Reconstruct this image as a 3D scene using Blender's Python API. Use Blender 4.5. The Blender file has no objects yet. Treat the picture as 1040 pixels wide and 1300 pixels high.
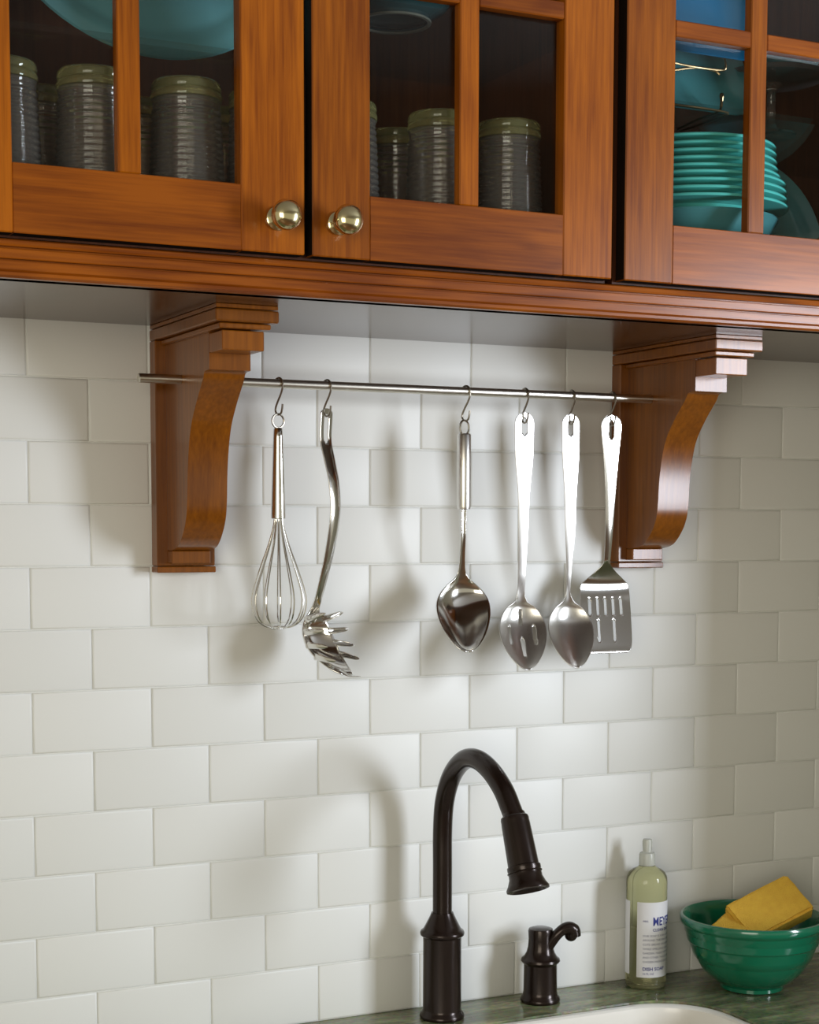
import bpy, bmesh, math, random
from mathutils import Vector, Matrix, Euler
PI = math.pi
SC = bpy.context.scene
COL = SC.collection
rng = random.Random(7)

# ------------------------------------------------------------------ camera
# metres; wall face is the plane y = 0, the counter top is z = 0, the camera looks towards +y and to the right
YAW, PITCH, ROLL = 0.45556860, -0.08694475, 0.0016411303
cy_, sy_, cp_, sp_ = math.cos(YAW), math.sin(YAW), math.cos(PITCH), math.sin(PITCH)
fwd = Vector((sy_*cp_, cy_*cp_, sp_))
r0 = Vector((cy_, -sy_, 0)); u0 = r0.cross(fwd)
right = math.cos(ROLL)*r0 + math.sin(ROLL)*u0
upv = -math.sin(ROLL)*r0 + math.cos(ROLL)*u0
cam_data = bpy.data.cameras.new('camera'); cam = bpy.data.objects.new('camera', cam_data); COL.objects.link(cam)
M = Matrix((right, upv, -fwd)).transposed().to_4x4(); M.translation = Vector((-0.50091, -2.08827, 0.67127)); cam.matrix_world = M
cam_data.sensor_fit = 'HORIZONTAL'; cam_data.sensor_width = 36.0
cam_data.lens = 36.0*2150.958/1040.0
cam_data.shift_y = 207.98/1040.0
cam_data.clip_start = 0.05
SC.camera = cam

# ------------------------------------------------------------------ world, lights, exposure
W = bpy.data.worlds.new('world'); SC.world = W; W.use_nodes = True
bg = W.node_tree.nodes['Background']; bg.inputs['Color'].default_value = (1.0, 0.92, 0.70, 1); bg.inputs['Strength'].default_value = 0.42
def area(name, loc, target, sx, sy, watts, color):
    d = bpy.data.lights.new(name, 'AREA'); d.shape = 'RECTANGLE'; d.size = sx; d.size_y = sy; d.energy = watts; d.color = color
    o = bpy.data.objects.new(name, d); COL.objects.link(o); o.location = loc
    o.rotation_euler = (Vector(target)-Vector(loc)).to_track_quat('-Z', 'Y').to_euler(); return o
area('window_light', (2.15, -1.90, 0.72), (0.45, 0.0, 0.62), 0.50, 1.0, 46.0, (0.84, 0.90, 1.0))
area('room_fill_light', (-1.8, -3.2, 0.70), (0.2, 0.0, 0.60), 1.8, 1.5, 40.0, (1.0, 0.93, 0.79))  # added soft warm fill from the front left, not an actual window
SC.view_settings.view_transform = 'Standard'; SC.view_settings.look = 'None'
SC.view_settings.exposure = 0.0; SC.view_settings.gamma = 1.0; SC.view_settings.use_curve_mapping = False
SC.cycles.max_bounces = 10; SC.cycles.transmission_bounces = 10; SC.cycles.transparent_max_bounces = 16; SC.cycles.glossy_bounces = 5
SC.cycles.sample_clamp_indirect = 4.0; SC.cycles.caustics_refractive = False; SC.cycles.caustics_reflective = False
SC.cycles.use_denoising = True

# ------------------------------------------------------------------ materials
def new_mat(name):
    m = bpy.data.materials.new(name); m.use_nodes = True; nt = m.node_tree
    return m, nt, nt.nodes['Principled BSDF']
def setp(p, **k):
    names = dict(color='Base Color', rough='Roughness', metal='Metallic', ior='IOR', trans='Transmission Weight', coat='Coat Weight', coat_r='Coat Roughness', spec='Specular IOR Level', aniso='Anisotropic', sub='Subsurface Weight', emit='Emission Strength')
    for a, v in k.items(): p.inputs[names[a]].default_value = (*v, 1) if a == 'color' else v
def plain(name, noise=0.0, nscale=20.0, bump=0.0, bscale=60.0, **k):
    m, nt, p = new_mat(name); setp(p, **k)
    tc = nt.nodes.new('ShaderNodeTexCoord')
    if noise:
        n = nt.nodes.new('ShaderNodeTexNoise'); n.inputs['Scale'].default_value = nscale; n.inputs['Detail'].default_value = 4
        nt.links.new(tc.outputs['Object'], n.inputs['Vector'])
        mx = nt.nodes.new('ShaderNodeMix'); mx.data_type = 'RGBA'; c = k['color']
        mx.inputs['A'].default_value = tuple(v*(1-noise) for v in c)+(1,); mx.inputs['B'].default_value = tuple(min(1, v*(1+noise)) for v in c)+(1,)
        nt.links.new(n.outputs['Fac'], mx.inputs['Factor']); nt.links.new(mx.outputs['Result'], p.inputs['Base Color'])
    if bump:
        n = nt.nodes.new('ShaderNodeTexNoise'); n.inputs['Scale'].default_value = bscale; nt.links.new(tc.outputs['Object'], n.inputs['Vector'])
        b = nt.nodes.new('ShaderNodeBump'); b.inputs['Strength'].default_value = bump; b.inputs['Distance'].default_value = 0.002
        nt.links.new(n.outputs['Fac'], b.inputs['Height']); nt.links.new(b.outputs['Normal'], p.inputs['Normal'])
    return m
def wood(name, axis, dark, light, rough=0.30, coat=0.20, figure=0.5):
    """cherry: fine grain drawn out along `axis` (0 x, 1 y, 2 z) over slow cathedral figure"""
    m, nt, p = new_mat(name); N = nt.nodes.new; L = nt.links.new
    tc = N('ShaderNodeTexCoord'); oi = N('ShaderNodeObjectInfo')
    off = N('ShaderNodeVectorMath'); off.operation = 'MULTIPLY_ADD'; off.inputs[1].default_value = (1, 1, 1)
    rr = N('ShaderNodeVectorMath'); rr.operation = 'SCALE'; rr.inputs[0].default_value = (7.1, 3.3, 5.7); L(oi.outputs['Random'], rr.inputs['Scale'])
    L(tc.outputs['Object'], off.inputs[0]); L(rr.outputs[0], off.inputs[2])
    def mapped(cross, along):
        mp = N('ShaderNodeMapping'); s = [cross]*3; s[axis] = along; mp.inputs['Scale'].default_value = s; L(off.outputs[0], mp.inputs['Vector']); return mp
    n1 = N('ShaderNodeTexNoise'); n1.inputs['Scale'].default_value = 1; n1.inputs['Detail'].default_value = 5; n1.inputs['Roughness'].default_value = 0.6
    L(mapped(210, 8).outputs[0], n1.inputs['Vector'])
    n2 = N('ShaderNodeTexNoise'); n2.inputs['Scale'].default_value = 1; n2.inputs['Detail'].default_value = 2; n2.inputs['Distortion'].default_value = 0.6
    L(mapped(9, 2.2).outputs[0], n2.inputs['Vector'])
    mul = N('ShaderNodeMath'); mul.operation = 'MULTIPLY'; mul.inputs[1].default_value = 34.0; L(n2.outputs['Fac'], mul.inputs[0])
    sn = N('ShaderNodeMath'); sn.operation = 'SINE'; L(mul.outputs[0], sn.inputs[0])
    n3 = N('ShaderNodeTexNoise'); n3.inputs['Scale'].default_value = 1; n3.inputs['Detail'].default_value = 2
    L(mapped(14, 5).outputs[0], n3.inputs['Vector'])
    a = N('ShaderNodeMath'); a.operation = 'MULTIPLY_ADD'; a.inputs[1].default_value = 0.09*figure; a.inputs[2].default_value = 0; L(sn.outputs[0], a.inputs[0])
    b = N('ShaderNodeMath'); b.operation = 'MULTIPLY_ADD'; b.inputs[1].default_value = 0.75; L(n1.outputs['Fac'], b.inputs[0]); L(a.outputs[0], b.inputs[2])
    c = N('ShaderNodeMath'); c.operation = 'MULTIPLY_ADD'; c.inputs[1].default_value = 0.45; L(n3.outputs['Fac'], c.inputs[0]); L(b.outputs[0], c.inputs[2])
    cr = N('ShaderNodeValToRGB'); L(c.outputs[0], cr.inputs['Fac'])
    cr.color_ramp.elements[0].position = 0.42; cr.color_ramp.elements[0].color = (*dark, 1)
    cr.color_ramp.elements[1].position = 0.78; cr.color_ramp.elements[1].color = (*light, 1)
    hv = N('ShaderNodeHueSaturation'); L(cr.outputs['Color'], hv.inputs['Color'])
    mr = N('ShaderNodeMapRange'); mr.inputs['To Min'].default_value = 0.86; mr.inputs['To Max'].default_value = 1.14; L(oi.outputs['Random'], mr.inputs['Value']); L(mr.outputs[0], hv.inputs['Value'])
    L(hv.outputs['Color'], p.inputs['Base Color'])
    bp = N('ShaderNodeBump'); bp.inputs['Strength'].default_value = 0.05; bp.inputs['Distance'].default_value = 0.001; L(n1.outputs['Fac'], bp.inputs['Height']); L(bp.outputs['Normal'], p.inputs['Normal'])
    setp(p, rough=rough, coat=coat, coat_r=0.16, spec=0.3)
    return m
CD, CL = (0.200, 0.046, 0.0020), (0.400, 0.112, 0.0045)
M_WZ = wood('cherry_vertical_grain', 2, CD, CL)
M_WX = wood('cherry_horizontal_grain', 0, (CD[0]*0.88, CD[1]*0.82, CD[2]), (CL[0]*0.88, CL[1]*0.82, CL[2]), figure=1.0)
M_CORB = wood('cherry_bracket', 2, (0.15, 0.042, 0.0018), (0.27, 0.082, 0.003), rough=0.30, coat=0.35, figure=0.3)
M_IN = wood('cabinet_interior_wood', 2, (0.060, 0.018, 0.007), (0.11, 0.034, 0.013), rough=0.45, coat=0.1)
M_EDGE = wood('gap_shaded_door_edge', 2, (0.008, 0.004, 0.002), (0.016, 0.007, 0.003), rough=0.6, coat=0.0)  # near-black: the shade in the door gaps is put into this colour
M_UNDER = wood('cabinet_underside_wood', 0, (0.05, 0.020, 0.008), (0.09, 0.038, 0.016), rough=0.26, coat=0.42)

def tile_mat():
    m, nt, p = new_mat('white_glazed_tile'); N = nt.nodes.new; L = nt.links.new
    oi = N('ShaderNodeObjectInfo'); cr = N('ShaderNodeValToRGB'); L(oi.outputs['Random'], cr.inputs['Fac'])
    cr.color_ramp.elements[0].color = (0.78, 0.79, 0.765, 1); cr.color_ramp.elements[1].color = (0.83, 0.84, 0.815, 1)
    L(cr.outputs['Color'], p.inputs['Base Color']); setp(p, rough=0.42, spec=0.35)
    tc = N('ShaderNodeTexCoord'); n = N('ShaderNodeTexNoise'); n.inputs['Scale'].default_value = 9; L(tc.outputs['Object'], n.inputs['Vector'])
    b = N('ShaderNodeBump'); b.inputs['Strength'].default_value = 0.12; b.inputs['Distance'].default_value = 0.003; L(n.outputs['Fac'], b.inputs['Height']); L(b.outputs['Normal'], p.inputs['Normal'])
    return m
M_TILE = tile_mat()
M_GROUT = plain('white_grout', color=(0.72, 0.73, 0.70), rough=0.9, noise=0.08, nscale=80)
M_PAINT = plain('grey_green_paint', color=(0.42, 0.42, 0.36), rough=0.8, noise=0.04, nscale=6)
M_CEIL = plain('white_ceiling_paint', color=(0.36, 0.35, 0.33), rough=0.9, noise=0.03, nscale=5)
M_FLOOR = wood('floor_boards', 0, (0.12, 0.06, 0.03), (0.22, 0.11, 0.05), rough=0.4, coat=0.1)
def steel(name, rough, color=(0.78, 0.77, 0.74), brush=True, axis=2):
    m, nt, p = new_mat(name); N = nt.nodes.new; L = nt.links.new; setp(p, color=color, metal=1.0, rough=rough)
    if brush:
        tc = N('ShaderNodeTexCoord'); mp = N('ShaderNodeMapping'); s = [900.0]*3; s[axis] = 12.0; mp.inputs['Scale'].default_value = s
        n = N('ShaderNodeTexNoise'); n.inputs['Scale'].default_value = 1; n.inputs['Detail'].default_value = 2
        L(tc.outputs['Object'], mp.inputs['Vector']); L(mp.outputs[0], n.inputs['Vector'])
        mr = N('ShaderNodeMapRange'); mr.inputs['To Min'].default_value = rough*0.8; mr.inputs['To Max'].default_value = rough*1.25; L(n.outputs['Fac'], mr.inputs['Value']); L(mr.outputs[0], p.inputs['Roughness'])
    return m
M_STEEL = steel('brushed_steel', 0.30)
M_POL = steel('polished_steel', 0.13, brush=False)
M_RAIL = steel('satin_nickel_rail', 0.30, color=(0.70, 0.67, 0.60), axis=0)
M_HOOK = steel('dark_hook_wire', 0.32, color=(0.34, 0.31, 0.26), brush=False)
M_BRASS = steel('pale_polished_brass', 0.16, color=(0.78, 0.70, 0.42), brush=False)
M_WIRE = steel('bronze_wire', 0.3, color=(0.30, 0.22, 0.12), brush=False)
M_BRONZE = plain('oil_rubbed_bronze', color=(0.022, 0.013, 0.010), rough=0.22, metal=0.45, spec=0.5, noise=0.25, nscale=30)
def glass_pane_mat():
    m = bpy.data.materials.new('window_glass'); m.use_nodes = True; nt = m.node_tree; nt.nodes.remove(nt.nodes['Principled BSDF'])
    N = nt.nodes.new; L = nt.links.new; out = nt.nodes['Material Output']
    t = N('ShaderNodeBsdfTransparent'); t.inputs['Color'].default_value = (0.97, 0.98, 0.97, 1)
    g = N('ShaderNodeBsdfGlossy'); g.inputs['Roughness'].default_value = 0.02
    lw = N('ShaderNodeLayerWeight'); pw = N('ShaderNodeMath'); pw.operation = 'POWER'; pw.inputs[1].default_value = 5.0; L(lw.outputs['Facing'], pw.inputs[0])
    f = N('ShaderNodeMath'); f.operation = 'MULTIPLY_ADD'; f.inputs[1].default_value = 0.9; f.inputs[2].default_value = 0.022; L(pw.outputs[0], f.inputs[0])
    mx = N('ShaderNodeMixShader'); L(f.outputs[0], mx.inputs[0]); L(t.outputs[0], mx.inputs[1]); L(g.outputs[0], mx.inputs[2]); L(mx.outputs[0], out.inputs['Surface'])
    return m
M_PANE = glass_pane_mat()
M_TUMB = plain('clear_ribbed_glass', color=(1.0, 0.95, 0.91), rough=0.01, trans=0.935, ior=1.45)
M_TUMBASE = plain('thick_greenish_glass', color=(0.95, 0.93, 0.42), rough=0.02, trans=0.89, ior=1.48)
M_TURQ = plain('turquoise_glaze', color=(0.12, 0.66, 0.63), rough=0.18, coat=0.5, noise=0.06, nscale=14)
M_TEAL = plain('dusty_teal_glaze', color=(0.07, 0.25, 0.28), rough=0.2, coat=0.5, noise=0.08, nscale=14)
M_PLAT = plain('pale_blue_teal_glaze', color=(0.13, 0.36, 0.42), rough=0.22, coat=0.4, noise=0.08, nscale=10)
M_DARKTEAL = plain('dark_teal_glaze', color=(0.03, 0.10, 0.12), rough=0.25, coat=0.4, noise=0.08, nscale=14)
M_FOOT = plain('unglazed_foot', color=(0.34, 0.36, 0.32), rough=0.7, noise=0.1, nscale=60)
M_BLUE = plain('bright_blue_glaze', color=(0.004, 0.17, 0.38), rough=0.18, coat=0.5, noise=0.08, nscale=14)
M_GREEN = plain('green_glaze', color=(0.005, 0.155, 0.080), rough=0.16, coat=0.6, noise=0.10, nscale=12)
M_SPONGE = plain('yellow_orange_sponge', color=(1.0, 0.56, 0.07), rough=0.95, noise=0.18, nscale=90, bump=0.9, bscale=500)
M_SINK = plain('white_fireclay', color=(0.80, 0.78, 0.72), rough=0.2, noise=0.02, nscale=8)
M_SOAP = plain('yellow_green_soap', color=(0.94, 0.91, 0.50), rough=0.06, trans=0.88, ior=1.36, noise=0.03, nscale=10)
M_CAP = plain('clear_milky_cap', color=(0.78, 0.80, 0.72), rough=0.25, trans=0.45, ior=1.4)
M_LABEL = plain('white_paper_label', color=(0.74, 0.74, 0.76), rough=0.5, noise=0.02, nscale=40)
M_NAVY = plain('navy_print', color=(0.02, 0.03, 0.22), rough=0.5)
M_GREYP = plain('grey_print', color=(0.16, 0.17, 0.26), rough=0.5)
def granite():
    m, nt, p = new_mat('green_granite'); N = nt.nodes.new; L = nt.links.new
    tc = N('ShaderNodeTexCoord'); mp = N('ShaderNodeMapping'); mp.inputs['Scale'].default_value = (5, 17, 10); mp.inputs['Rotation'].default_value = (0, 0, 0.25); L(tc.outputs['Object'], mp.inputs['Vector'])
    n = N('ShaderNodeTexNoise'); n.inputs['Scale'].default_value = 1.6; n.inputs['Detail'].default_value = 8; n.inputs['Roughness'].default_value = 0.65; n.inputs['Distortion'].default_value = 1.2; L(mp.outputs[0], n.inputs['Vector'])
    cr = N('ShaderNodeValToRGB'); L(n.outputs['Fac'], cr.inputs['Fac']); e = cr.color_ramp.elements
    e[0].position = 0.30; e[0].color = (0.055, 0.058, 0.034, 1); e[1].position = 0.75; e[1].color = (0.44, 0.42, 0.27, 1)
    q = e.new(0.46); q.color = (0.13, 0.15, 0.078, 1); q = e.new(0.60); q.color = (0.25, 0.26, 0.145, 1)
    n2 = N('ShaderNodeTexNoise'); n2.inputs['Scale'].default_value = 140; n2.inputs['Detail'].default_value = 3; L(tc.outputs['Object'], n2.inputs['Vector'])
    mx = N('ShaderNodeMix'); mx.data_type = 'RGBA'; mx.blend_type = 'OVERLAY'; mx.inputs['Factor'].default_value = 0.6
    L(cr.outputs['Color'], mx.inputs['A']); L(n2.outputs['Color'], mx.inputs['B']); L(mx.outputs['Result'], p.inputs['Base Color']); setp(p, rough=0.18)
    return m
M_GRAN = granite()

# ------------------------------------------------------------------ mesh helpers
def link(name, bm, mat, parent=None, smooth=False, recalc=True):
    if recalc: bmesh.ops.recalc_face_normals(bm, faces=bm.faces)
    me = bpy.data.meshes.new(name); bm.to_mesh(me); bm.free()
    mats = mat if isinstance(mat, (list, tuple)) else [mat]
    for q in mats: me.materials.append(q)
    if smooth:
        me.polygons.foreach_set('use_smooth', [True]*len(me.polygons)); me.set_sharp_from_angle(angle=math.radians(smooth if smooth is not True else 40))
    o = bpy.data.objects.new(name, me); COL.objects.link(o)
    if parent: o.parent = parent
    return o
def empty(name, loc, rz=0.0, parent=None):
    o = bpy.data.objects.new(name, None); COL.objects.link(o); o.location = loc; o.rotation_euler = (0, 0, rz); o.empty_display_size = 0.05
    if parent: o.parent = parent
    return o
def tag(o, label=None, cat=None, group=None, kind=None):
    for k, v in (('label', label), ('category', cat), ('group', group), ('kind', kind)):
        if v: o[k] = v
    return o
def box(bm, x0, x1, y0, y1, z0, z1, bev=0.0, seg=1, mi=0):
    vs = [bm.verts.new((x, y, z)) for x in (x0, x1) for y in (y0, y1) for z in (z0, z1)]
    idx = [(0, 1, 3, 2), (4, 6, 7, 5), (0, 4, 5, 1), (2, 3, 7, 6), (0, 2, 6, 4), (1, 5, 7, 3)]
    fs = [bm.faces.new([vs[i] for i in f]) for f in idx]
    for f in fs: f.material_index = mi
    if bev:
        es = list({e for f in fs for e in f.edges}); bmesh.ops.bevel(bm, geom=es, offset=bev, segments=seg, profile=0.5, affect='EDGES', clamp_overlap=True, material=-1)
def boxes(name, mat, parent, *bs, bev=0.0, smooth=False):
    bm = bmesh.new()
    for b in bs: box(bm, *b, bev=bev)
    return link(name, bm, mat, parent, smooth)
def tube(bm, pts, rad, seg=12, cap=True, closed=False, flat=1.0):
    P = [Vector(p) for p in pts]; n = len(P); R = rad if isinstance(rad, (list, tuple)) else [rad]*n
    T = []
    for i in range(n):
        a = P[(i-1) % n] if (closed or i) else P[0]; b = P[(i+1) % n] if (closed or i < n-1) else P[-1]
        T.append((b-a).normalized())
    up = Vector((0, 0, 1)) if abs(T[0].z) < 0.9 else Vector((1, 0, 0))
    nrm = (up - up.dot(T[0])*T[0]).normalized(); rings = []
    for i in range(n):
        nrm = (nrm - nrm.dot(T[i])*T[i]).normalized(); bi = T[i].cross(nrm)
        rings.append([bm.verts.new(P[i] + R[i]*(math.cos(2*PI*k/seg)*nrm*flat + math.sin(2*PI*k/seg)*bi)) for k in range(seg)])
    for i in range(n if closed else n-1):
        A, B = rings[i], rings[(i+1) % n]
        for k in range(seg): bm.faces.new((A[k], A[(k+1) % seg], B[(k+1) % seg], B[k]))
    if cap and not closed: bm.faces.new(rings[0][::-1]); bm.faces.new(rings[-1])
def lathe(bm, prof, seg=40, mat=None, closed=False):
    """profile of (r, z) spun about z; mat: Matrix applied to every vertex"""
    mt = mat or Matrix(); rings = []
    for r, z in prof:
        if r < 1e-6: rings.append([bm.verts.new(mt @ Vector((0, 0, z)))])
        else: rings.append([bm.verts.new(mt @ Vector((r*math.cos(2*PI*k/seg), r*math.sin(2*PI*k/seg), z))) for k in range(seg)])
    n = len(rings)
    for i in range(n if closed else n-1):
        A, B = rings[i], rings[(i+1) % n]
        for k in range(seg):
            k2 = (k+1) % seg
            if len(A) == 1 and len(B) == 1: continue
            if len(A) == 1: bm.faces.new((A[0], B[k], B[k2]))
            elif len(B) == 1: bm.faces.new((A[k], B[0], A[k2]))
            else: bm.faces.new((A[k], B[k], B[k2], A[k2]))
def spline(pts, n=8, closed=False):
    P = [Vector(p) for p in pts]; m = len(P); out = []
    rngi = range(m if closed else m-1)
    for i in rngi:
        p1, p2 = P[i], P[(i+1) % m]
        p0 = P[(i-1) % m] if (closed or i > 0) else p1*2-p2
        p3 = P[(i+2) % m] if (closed or i < m-2) else p2*2-p1
        for k in range(n):
            t = k/n; out.append(0.5*((2*p1) + (p2-p0)*t + (2*p0-5*p1+4*p2-p3)*t*t + (3*p1-p0-3*p2+p3)*t**3))
    if not closed: out.append(P[-1])
    return out
def lerp_table(tab, s):
    """smooth interpolation of rows (s, a, b, ...)"""
    if s <= tab[0][0]: return tab[0][1:]
    for i in range(len(tab)-1):
        a, b = tab[i], tab[i+1]
        if s <= b[0]:
            t = (s-a[0])/(b[0]-a[0]); p = tab[i-1] if i else a; q = tab[i+2] if i+2 < len(tab) else b; res = []
            for j in range(1, len(a)):
                d1 = (b[j]-p[j])/max(1e-9, b[0]-p[0])*(b[0]-a[0]); d2 = (q[j]-a[j])/max(1e-9, q[0]-a[0])*(b[0]-a[0])
                res.append((2*t**3-3*t*t+1)*a[j] + (t**3-2*t*t+t)*d1 + (-2*t**3+3*t*t)*b[j] + (t**3-t*t)*d2)
            return tuple(res)
    return tab[-1][1:]

# ------------------------------------------------------------------ the setting: wall with its tiles, ceiling, floor, right wall
TW, TH = 0.1540, 0.0778           # tile pitch
wall = tag(boxes('wall_back', M_GROUT, None, (-1.25, 1.40, 0.0019, 0.12, -0.918, 1.75)), kind='structure')
def tile_mesh(w, name):
    bm = bmesh.new(); g = 0.0007; x0, x1, z0, z1 = g, w-g, g, TH-g; b1, b2 = 0.0011, 0.0026
    loops = []
    for inset, y in ((0, 0.0075), (0, 0.0016), (b1*0.5, 0.0006), (b2, 0.0)):
        loops.append([bm.verts.new((x, y, z)) for x, z in ((x0+inset, z0+inset), (x1-inset, z0+inset), (x1-inset, z1-inset), (x0+inset, z1-inset))])
    for A, B in zip(loops, loops[1:]):
        for k in range(4): bm.faces.new((A[k], A[(k+1) % 4], B[(k+1) % 4], B[k]))
    bm.faces.new(loops[-1]); bm.faces.new(loops[0][::-1])
    bmesh.ops.recalc_face_normals(bm, faces=bm.faces)
    me = bpy.data.meshes.new(name); bm.to_mesh(me); bm.free(); me.materials.append(M_TILE)
    me.polygons.foreach_set('use_smooth', [True]*len(me.polygons)); me.set_sharp_from_angle(angle=math.radians(50))
    return me
full = tile_mesh(TW, 'tile'); half = tile_mesh(0.0700, 'tile'); XR = 1.303
for row in range(12):
    z = (11-row)*TH; x = (row % 2)*TW/2 - 5*TW
    while x < XR-0.01:
        cut = x+TW > XR
        if cut and XR-x < TW-0.02:
            me = tile_mesh(XR-x, 'tile')
        else: me = full
        o = bpy.data.objects.new('tile', me); COL.objects.link(o); o.parent = wall
        o.location = (x, rng.uniform(-0.0002, 0.0002), z)
        o.rotation_euler = (rng.uniform(-0.0028, 0.0028), rng.uniform(-0.0012, 0.0012), rng.uniform(-0.0016, 0.0016))
        x += TW
tag(boxes('wall_right', M_PAINT, None, (1.312, 1.42, -0.62, -0.001, -0.918, 1.75)), kind='structure')
tag(boxes('ceiling', M_CEIL, None, (-2.6, 3.6, -6.0, 0.12, 1.752, 1.80)), kind='structure')
tag(boxes('floor', M_FLOOR, None, (-2.6, 3.6, -6.0, 0.12, -0.96, -0.919)), kind='structure')

# ------------------------------------------------------------------ counter with sink cut-out
def hole_loop(x0, x1, y0, y1, r, n=14):
    """rounded rectangle, counter-clockwise; the far edge is gently bowed"""
    pts = []
    for cx, cy, a0 in ((x1-r, y1-r, 0), (x0+r, y1-r, PI/2), (x0+r, y0+r, PI), (x1-r, y0+r, 1.5*PI)):
        for k in range(n): a = a0+PI/2*k/(n-1); pts.append((cx+r*math.cos(a), cy+r*math.sin(a)))
    return pts
CX0, CX1, CY0, CY1 = -1.25, 1.309, -0.635, 0.0015
HX0, HX1, HY0, HY1 = 0.17, 0.918, -0.53, -0.108
HO = hole_loop(HX0, HX1, HY0, HY1, 0.10)
def outer_of(p, c):
    dx, dy = p[0]-c[0], p[1]-c[1]; t = 1e9
    if dx > 1e-9: t = min(t, (CX1-c[0])/dx)
    if dx < -1e-9: t = min(t, (CX0-c[0])/dx)
    if dy > 1e-9: t = min(t, (CY1-c[1])/dy)
    if dy < -1e-9: t = min(t, (CY0-c[1])/dy)
    return (c[0]+dx*t, c[1]+dy*t)
hc = ((HX0+HX1)/2, (HY0+HY1)/2)
corners = [(CX1, CY1), (CX0, CY1), (CX0, CY0), (CX1, CY0)]
bm = bmesh.new()
def ang(p): return math.atan2(p[1]-hc[1], p[0]-hc[0])
rows = [(p, outer_of(p, hc)) for p in HO]
extra = []
for c in corners:                     # a ray through each outer corner, hole point found by nearest angle
    a = ang(c); best = min(HO, key=lambda p: abs((ang(p)-a+PI) % (2*PI)-PI)); extra.append((best, c, a))
rows2 = [(p, o, ang(p)) for p, o in rows]
allr = sorted([(a, p, o) for p, o, a in rows2] + [(a, b, c) for b, c, a in extra], key=lambda t: t[0])
def slab(zt, zb):
    nonlocal_v = {}
    def V(x, y, z):
        k = (round(x, 5), round(y, 5), round(z, 5))
        if k not in nonlocal_v: nonlocal_v[k] = bm.verts.new((x, y, z))
        return nonlocal_v[k]
    n = len(allr)
    def F(*v):
        u = []
        for q in v:
            if q not in u: u.append(q)
        if len(u) >= 3:
            try: bm.faces.new(u)
            except ValueError: pass
    for i in range(n):
        _, p, o = allr[i]; _, p2, o2 = allr[(i+1) % n]
        F(V(*p, zt), V(*o, zt), V(*o2, zt), V(*p2, zt)); F(V(*p, zb), V(*p2, zb), V(*o2, zb), V(*o, zb))
        F(V(*p, zt), V(*p2, zt), V(*p2, zb), V(*p, zb)); F(V(*o, zt), V(*o, zb), V(*o2, zb), V(*o2, zt))
slab(0.0, -0.032)
tag(link('countertop', bm, M_GRAN), 'polished green granite countertop with brown veining around the sink', 'countertop')
bm = bmesh.new(); loops = []
for grow, z in ((-0.0006, -0.034), (-0.0006, -0.0050), (-0.002, -0.0034), (-0.010, -0.0034), (-0.0135, -0.006), (-0.015, -0.014), (-0.018, -0.16), (-0.035, -0.205), (-0.07, -0.222), (-0.16, -0.226)):
    lp = hole_loop(HX0-grow, HX1+grow, HY0-grow, HY1+grow, max(0.02, 0.10+grow*0.6)); loops.append([bm.verts.new((x, y, z)) for x, y in lp])
for A, B in zip(loops, loops[1:]):
    for k in range(len(A)): bm.faces.new((A[k], A[(k+1) % len(A)], B[(k+1) % len(A)], B[k]))
bm.faces.new(loops[-1])
sk = link('sink', bm, M_SINK, None, 35); sk.modifiers.new('thickness', 'SOLIDIFY').thickness = 0.0004; sk.modifiers['thickness'].offset = 0
tag(sk, 'white sink basin with rounded corners let into the green countertop', 'sink')
bc = empty('base_cabinet', (0, 0, 0)); tag(bc, 'cherry base cabinet carrying the granite countertop', 'cabinet')
boxes('side_panel', M_WZ, bc, (-1.24, -1.222, -0.60, 0.0, -0.918, -0.033))
boxes('side_panel', M_WZ, bc, (1.285, 1.303, -0.60, 0.0, -0.918, -0.033))
boxes('bottom_panel', M_IN, bc, (-1.222, 1.285, -0.59, 0.0, -0.82, -0.80))
for i in range(5):
    a = -1.238+i*0.508; d = boxes('door', M_WZ, bc, (a+0.003, a+0.505, -0.622, -0.601, -0.80, -0.04), bev=0.002)
    bm = bmesh.new(); kx = a+(0.46 if i % 2 == 0 else 0.05); lathe(bm, [(0, 0), (0.008, 0), (0.006, 0.012), (0.015, 0.02), (0.012, 0.03), (0, 0.032)], 20, Matrix.Translation((kx, -0.622, -0.12)) @ Matrix.Rotation(PI/2, 4, 'X')); link('knob', bm, M_BRASS, d, True)

# ------------------------------------------------------------------ moulding and board under the wall cabinets
ZS = 0.9247
ml = empty('cabinet_base_moulding', (0.4, -0.16, ZS)); tag(ml, 'reeded cherry moulding and glossy underside board running below all the wall cabinets', 'moulding')
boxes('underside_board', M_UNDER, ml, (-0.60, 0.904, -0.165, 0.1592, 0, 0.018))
bm = bmesh.new()
sec = [(-0.150, 0.0), (-0.1735, 0.0), (-0.1765, 0.0022), (-0.1765, 0.0055), (-0.1752, 0.0065), (-0.1772, 0.0080), (-0.1772, 0.0162), (-0.1765, 0.0170), (-0.1715, 0.0174), (-0.1715, 0.0186), (-0.1762, 0.0190), (-0.1768, 0.0200), (-0.1768, 0.0282), (-0.1758, 0.0292), (-0.1705, 0.0296), (-0.1705, 0.0312), (-0.1755, 0.0316), (-0.1765, 0.0335), (-0.1752, 0.0375), (-0.1715, 0.0395), (-0.1500, 0.0400)]
A = [bm.verts.new((-0.60, y, z)) for y, z in sec]; B = [bm.verts.new((0.904, y, z)) for y, z in sec]
for k in range(len(sec)): bm.faces.new((A[k], A[(k+1) % len(sec)], B[(k+1) % len(sec)], B[k]))
bm.faces.new(A[::-1]); bm.faces.new(B)
link('reeded_moulding', bm, M_WX, ml)

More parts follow.
